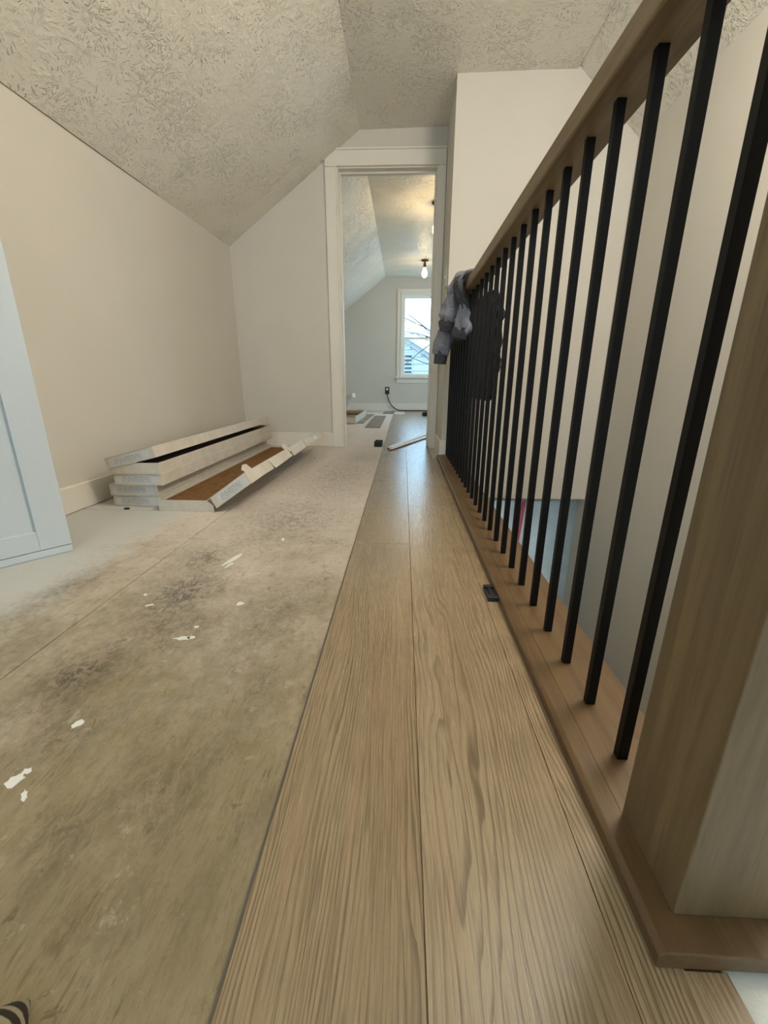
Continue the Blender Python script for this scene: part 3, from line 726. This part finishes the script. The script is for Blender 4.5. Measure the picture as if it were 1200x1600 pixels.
# light switch on the stub wall
t = empty('light_switch', (XS, 3.06, 1.15), 0, 'white light switch on the narrow grey wall beside the door casing', 'switch')
obj('switch_plate', bx(bmesh.new(), -.006, 0, -.036, .036, -.058, .058), MT['plate'], t, bevel=.002)
obj('toggle', bx(bmesh.new(), -.014, -.006, -.005, .005, -.010, .012), MT['plate'], t)

# bulb fixtures in the far room
def pendant(x, y, zc, drop, lab, power):
    t = empty('ceiling_bulb', (x, y, zc), 0, lab, 'ceiling lamp', 'bare bulb fixtures in the far room')
    prof = [(.055, 0), (.055, -.006), (.045, -.016), (.012, -.024), (.012, -.03)]
    def lathe(name, prof, m, seg=20):
        bm = bmesh.new(); rings = [[bm.verts.new((r*math.cos(2*PI*j/seg), r*math.sin(2*PI*j/seg), z)) for j in range(seg)] for r, z in prof]
        for a, b in zip(rings, rings[1:]):
            for j in range(seg): bm.faces.new((a[j], a[(j+1) % seg], b[(j+1) % seg], b[j]))
        bm.faces.new(rings[0]); bm.faces.new(rings[-1][::-1]); return obj(name, bm, MT[m], t, smooth=True)
    lathe('canopy', prof, 'bronze'); lathe('stem', [(.006, -.028), (.006, -drop+.055)], 'bronze', 10)
    lathe('socket', [(.012, -drop+.06), (.020, -drop+.05), (.021, -drop+.005), (.016, -drop)], 'bronze')
    lathe('bulb', [(.014, -drop), (.026, -drop-.025), (.040, -drop-.06), (.042, -drop-.085), (.032, -drop-.112), (.015, -drop-.126), (.004, -drop-.13)], 'bulb')
    bulb_light('bulb_light', (x, y, zc-drop-.19), power, WARM, .04)
pendant(.270, 6.65, 2.120, .095, 'lit teardrop bulb hanging near the far window', 5)
pendant(.292, 4.66, 2.115, .145, 'lit bulb hanging just inside the far room, half hidden by the door casing', 9)

# ------------------------------------------------------------------ outside the window
bd = bmesh.new()
nh = empty('neighbour_house', (.4, 13.5, -3), 0, 'pale blue sided house gable seen through the far window', 'house')
AX, AZ = -.55, 4.80
def rz_(x): return AZ-abs(x-AX)*.60
obj('gable_wall', prism([(-4.0, 0), (3.6, 0), (3.6, rz_(3.6)), (AX, AZ), (-4.0, rz_(-4.0))], (.02, 4)), MT['siding'], nh)
for i in range(23):
    z = .20+i*.20; top = z+.195; half = (AZ-top)/.60
    xl, xr = max(-3.95, AX-half), min(3.55, AX+half)
    if xr-xl > .1: obj('siding_board', prism([(0.02, z), (-.030, z), (-.004, top), (0.02, top)], (xl, xr), 'x'), MT['siding'], nh)
obj('roof', prism([(AX, AZ+.16), (4.2, rz_(4.2)+.16), (4.2, rz_(4.2)+.03), (AX, AZ+.03)], (-.25, 4.1)), MT['roof'], nh)
obj('roof', prism([(AX, AZ+.16), (AX, AZ+.03), (-4.6, rz_(-4.6)+.03), (-4.6, rz_(-4.6)+.16)], (-.25, 4.1)), MT['roof'], nh)
obj('fascia', prism([(AX, AZ+.025), (4.2, rz_(4.2)+.025), (4.2, rz_(4.2)-.10), (AX, AZ-.10)], (-.06, .02)), MT['siding'], nh)
lv = obj('gable_vent', bx(bmesh.new(), -.42, -.13, -.05, 0.01, 3.70, 4.30), MT['siding'], nh)
for i in range(5): obj('vent_slat', bx(bmesh.new(), -.385, -.165, -.07, -.05, 3.735+i*.112, 3.79+i*.112), MT['siding_trim'], lv)
tr = empty('bare_tree', (2.9, 11.0, -3), 0, 'bare winter tree branches outside the far window', 'tree')
obj('trunk', tube(smoothpath([(0, 0, 0), (.05, 0, 2), (-.05, .1, 4), (.1, .1, 6)], 4), [.16-.005*i for i in range(13)], 8), MT['bark'], tr, smooth=True)
rr = random.Random(4)
def branch(p, d, L, r, depth):
    pts = [Vector(p)]; d = Vector(d).normalized(); n = 7
    for i in range(n):
        d = (d+Vector((rr.uniform(-.14, .14), rr.uniform(-.1, .1), rr.uniform(-.12, .14)))).normalized(); pts.append(pts[-1]+d*L/n)
    obj('branch', tube(pts, [r*(1-.75*i/n) for i in range(n+1)], 6), MT['bark'], tr, smooth=True)
    if depth:
        for k in (2, 3, 4, 5, 6): branch(pts[k], d+Vector((rr.uniform(-.4, .3), rr.uniform(-.4, .4), rr.uniform(-.9, .9))), L*.42, r*.42, depth-1)
branch((0, 0, 3.30), (-1, -.05, .66), 3.3, .042, 1)
branch((0, 0, 2.60), (-1, .05, .62), 3.4, .044, 2)
branch((0, 0, 2.10), (-1, .10, .66), 3.2, .036, 1)
branch((0, 0, 4.1), (-1, -.1, .62), 3.0, .038, 1)
struct(obj('ground', bx(bmesh.new(), -30, 30, 7.9, 60, -3.1, -3), MT['roof']), 'snowy ground outside', 'ground')

# ------------------------------------------------------------------ red level in the lower hall
t = empty('spirit_level', (1.03, 3.60, -1.15), 0, 'red bar with silver tip leaning against the white plaster wall down the stairwell', 'level')
mx = Matrix.Rotation(math.radians(4), 4, 'Y')
obj('body', bx(bmesh.new(), -.016, .016, -.012, .012, 0, .72, 0, mx), MT['red'], t, bevel=.002)
obj('tip', bx(bmesh.new(), -.010, .006, -.006, .006, .72, .80, 0, mx), MT['alu'], t, bevel=.001)

# ------------------------------------------------------------------ clothes on the rail
def cloth(name, pts, radii, m, parent, seg=30, jit=.006, label=None, up=Vector((0, 1, 0)), n=7, fold=.16, ph=0.0, lobes=3):
    # a bunched length of fabric: tube with lengthwise folds and cross wrinkles
    P = smoothpath(pts, n); K = len(pts)-1; bm = bmesh.new(); rings = []
    for i in range(len(P)):
        f = i/n; a_ = min(int(f), K); b_ = min(a_+1, K); tt = f-a_; tt = tt*tt*(3-2*tt)
        ra = radii[a_][0]*(1-tt)+radii[b_][0]*tt; rb = radii[a_][1]*(1-tt)+radii[b_][1]*tt
        t_ = (P[min(i+1, len(P)-1)]-P[max(i-1, 0)]).normalized(); A = t_.cross(up); A.normalize(); B = t_.cross(A).normalized()
        ring = []
        for j in range(seg):
            th = 2*PI*j/seg
            w_ = 1+fold*math.sin(lobes*th+ph+f*.9)*.7+fold*.5*math.sin((2*lobes+1)*th-ph+f*1.7)+fold*.35*math.sin(f*5.2+2*math.cos(th+ph))
            q = P[i]+A*(math.cos(th)*ra*w_)+B*(math.sin(th)*rb*w_)
            q += noise.noise_vector(q*17+Vector((ph, 0, 0)))*jit*1.2+noise.noise_vector(q*42)*jit*.6
            ring.append(bm.verts.new(q))
        rings.append(ring)
    for r0, r1 in zip(rings, rings[1:]):
        for j in range(seg): bm.faces.new((r0[j], r0[(j+1) % seg], r1[(j+1) % seg], r1[j]))
    for r, p in ((rings[0], P[0]), (rings[-1], P[-1])):
        c = bm.verts.new(p)
        for j in range(seg): bm.faces.new((r[j], r[(j+1) % seg], c))
    o = obj(name, bm, m, parent, smooth=True)
    if label: o['label'] = label
    return o
hd = empty('grey_hoodie', (.25, 2.2, .62), 0, 'grey fleece hoodie slung over the far end of the handrail, sleeve hanging down', 'hoodie')
def W(*p): return [(x-.25, y-2.2, z-.62) for x, y, z in p]
FL, FD = MT['fleece'], MT['fleece_dark']
# hood: flattened, over the rail and down to a point on the left
cloth('hood', W((.350, 2.15, .935), (.325, 2.15, .962), (.285, 2.15, .966), (.250, 2.16, .948), (.222, 2.17, .915), (.203, 2.18, .872)), [(.012, .05), (.018, .07), (.024, .075), (.026, .07), (.020, .055), (.006, .02)], FL, hd, fold=.22, ph=1, label='thick folded hood over the rail')
cloth('hood_edge', W((.292, 2.12, .972), (.252, 2.11, .950), (.235, 2.10, .918), (.250, 2.10, .875), (.271, 2.10, .828), (.278, 2.10, .790)), [(.008, .02), (.014, .03), (.020, .03), (.020, .028), (.015, .024), (.006, .012)], FD, hd, fold=.2, ph=2)
cloth('shoulder', W((.246, 2.17, .935), (.232, 2.17, .895), (.222, 2.17, .845), (.214, 2.17, .800), (.210, 2.17, .778)), [(.018, .03), (.034, .040), (.043, .044), (.047, .044), (.040, .036)], FL, hd, jit=.008, fold=.15, ph=.5)
cloth('waist_rib', W((.212, 2.172, .793), (.206, 2.172, .768), (.200, 2.172, .732)), [(.040, .037), (.042, .038), (.032, .028)], FD, hd, jit=.003, fold=.08, ph=3)
cloth('bunched_sleeve', W((.258, 2.11, .880), (.264, 2.10, .840), (.266, 2.10, .790), (.262, 2.09, .745), (.255, 2.09, .728)), [(.010, .02), (.018, .024), (.028, .028), (.037, .032), (.034, .028)], FL, hd, jit=.007, fold=.18, ph=4)
cloth('sleeve_rib', W((.258, 2.09, .742), (.254, 2.09, .722), (.250, 2.09, .700), (.248, 2.09, .688)), [(.034, .03), (.039, .032), (.032, .028), (.014, .012)], FD, hd, jit=.002, fold=.06, ph=5)
cloth('sleeve', W((.212, 2.20, .775), (.203, 2.20, .735), (.194, 2.20, .700), (.186, 2.20, .665), (.182, 2.20, .636)), [(.034, .036), (.039, .038), (.040, .036), (.041, .036), (.034, .030)], FL, hd, jit=.007, fold=.12, ph=2.2)
cloth('cuff', W((.183, 2.20, .648), (.179, 2.20, .622), (.176, 2.20, .590)), [(.031, .028), (.032, .028), (.030, .026)], FD, hd, jit=.001, fold=.04, ph=0)
# dark jacket on the stair side
jk = empty('dark_jacket', (.40, 2.3, .62), 0, 'black jacket hanging behind the far balusters on the stair side of the handrail', 'jacket')
def J(*p): return [(x-.40, y-2.3, z-.62) for x, y, z in p]
cloth('jacket_body', J((.385, 2.32, .905), (.388, 2.32, .86), (.392, 2.30, .76), (.394, 2.28, .65), (.392, 2.28, .52), (.390, 2.28, .425)), [(.008, .22), (.016, .27), (.022, .34), (.026, .36), (.026, .34), (.020, .31)], MT['jacket'], jk, seg=60, jit=.008, fold=.12, lobes=5)
cloth('jacket_sleeve', J((.390, 2.60, .84), (.390, 2.68, .70), (.390, 2.74, .55), (.388, 2.76, .42)), [(.022, .05), (.024, .055), (.024, .05), (.020, .042)], FD, jk, jit=.006, label='charcoal sleeve')
cloth('fur_trim', J((.392, 2.02, .86), (.394, 1.97, .78), (.396, 1.94, .68), (.396, 1.95, .56), (.393, 1.99, .46)), [(.012, .016), (.016, .024), (.018, .028), (.016, .026), (.010, .016)], MT['fur'], jk, jit=.014, n=12, fold=.3, lobes=7, label='shaggy speckled edge')

# ------------------------------------------------------------------ striped knit slipper at the lower left edge
t = empty('striped_slipper', (-.318, .166, SUB), 0, 'brown and cream striped knit slipper toe at the lower left corner', 'slipper')
def ell(name, y0, y1, m, grow=0):
    bm = bmesh.new(); n = 8; rings = []
    for i in range(n+1):
        y = y0+(y1-y0)*i/n; k = max(0.0, 1-((y+.02)/.062)**2) if y > -.02 else 1
        r = math.sqrt(k)
        rings.append([bm.verts.new(((.034*r+grow)*math.cos(a), y, max(0.0005, .024*r+(.024*r+grow)*math.sin(a)))) for a in [2*PI*j/20 for j in range(20)]])
    for a, b in zip(rings, rings[1:]):
        for j in range(20): bm.faces.new((a[j], a[(j+1) % 20], b[(j+1) % 20], b[j]))
    bm.faces.new(rings[0]); bm.faces.new(rings[-1]); return obj(name, bm, m, t, smooth=True)
def knit():
    m = mat('striped_brown_cream_knit', .95); k = N(m); z = k.xyz(k.coord('Object'))[2]
    f = k.math('FRACT', k.math('ADD', k.math('MULTIPLY', z, 72), k.math('MULTIPLY', k.noise(k.coord('Object'), 60, 2), .25)))
    band = k.math('MULTIPLY', k.step(f, .45, .58), k.math('SUBTRACT', 1, k.step(f, .85, .97)))
    k.color(k.mix(band, lin(44, 36, 24), lin(150, 144, 122))); k.normal(k.bump(k.noise(k.coord('Object'), 500, 2), .5, .001)); return m
ell('knit_body', -.16, .0415, knit())
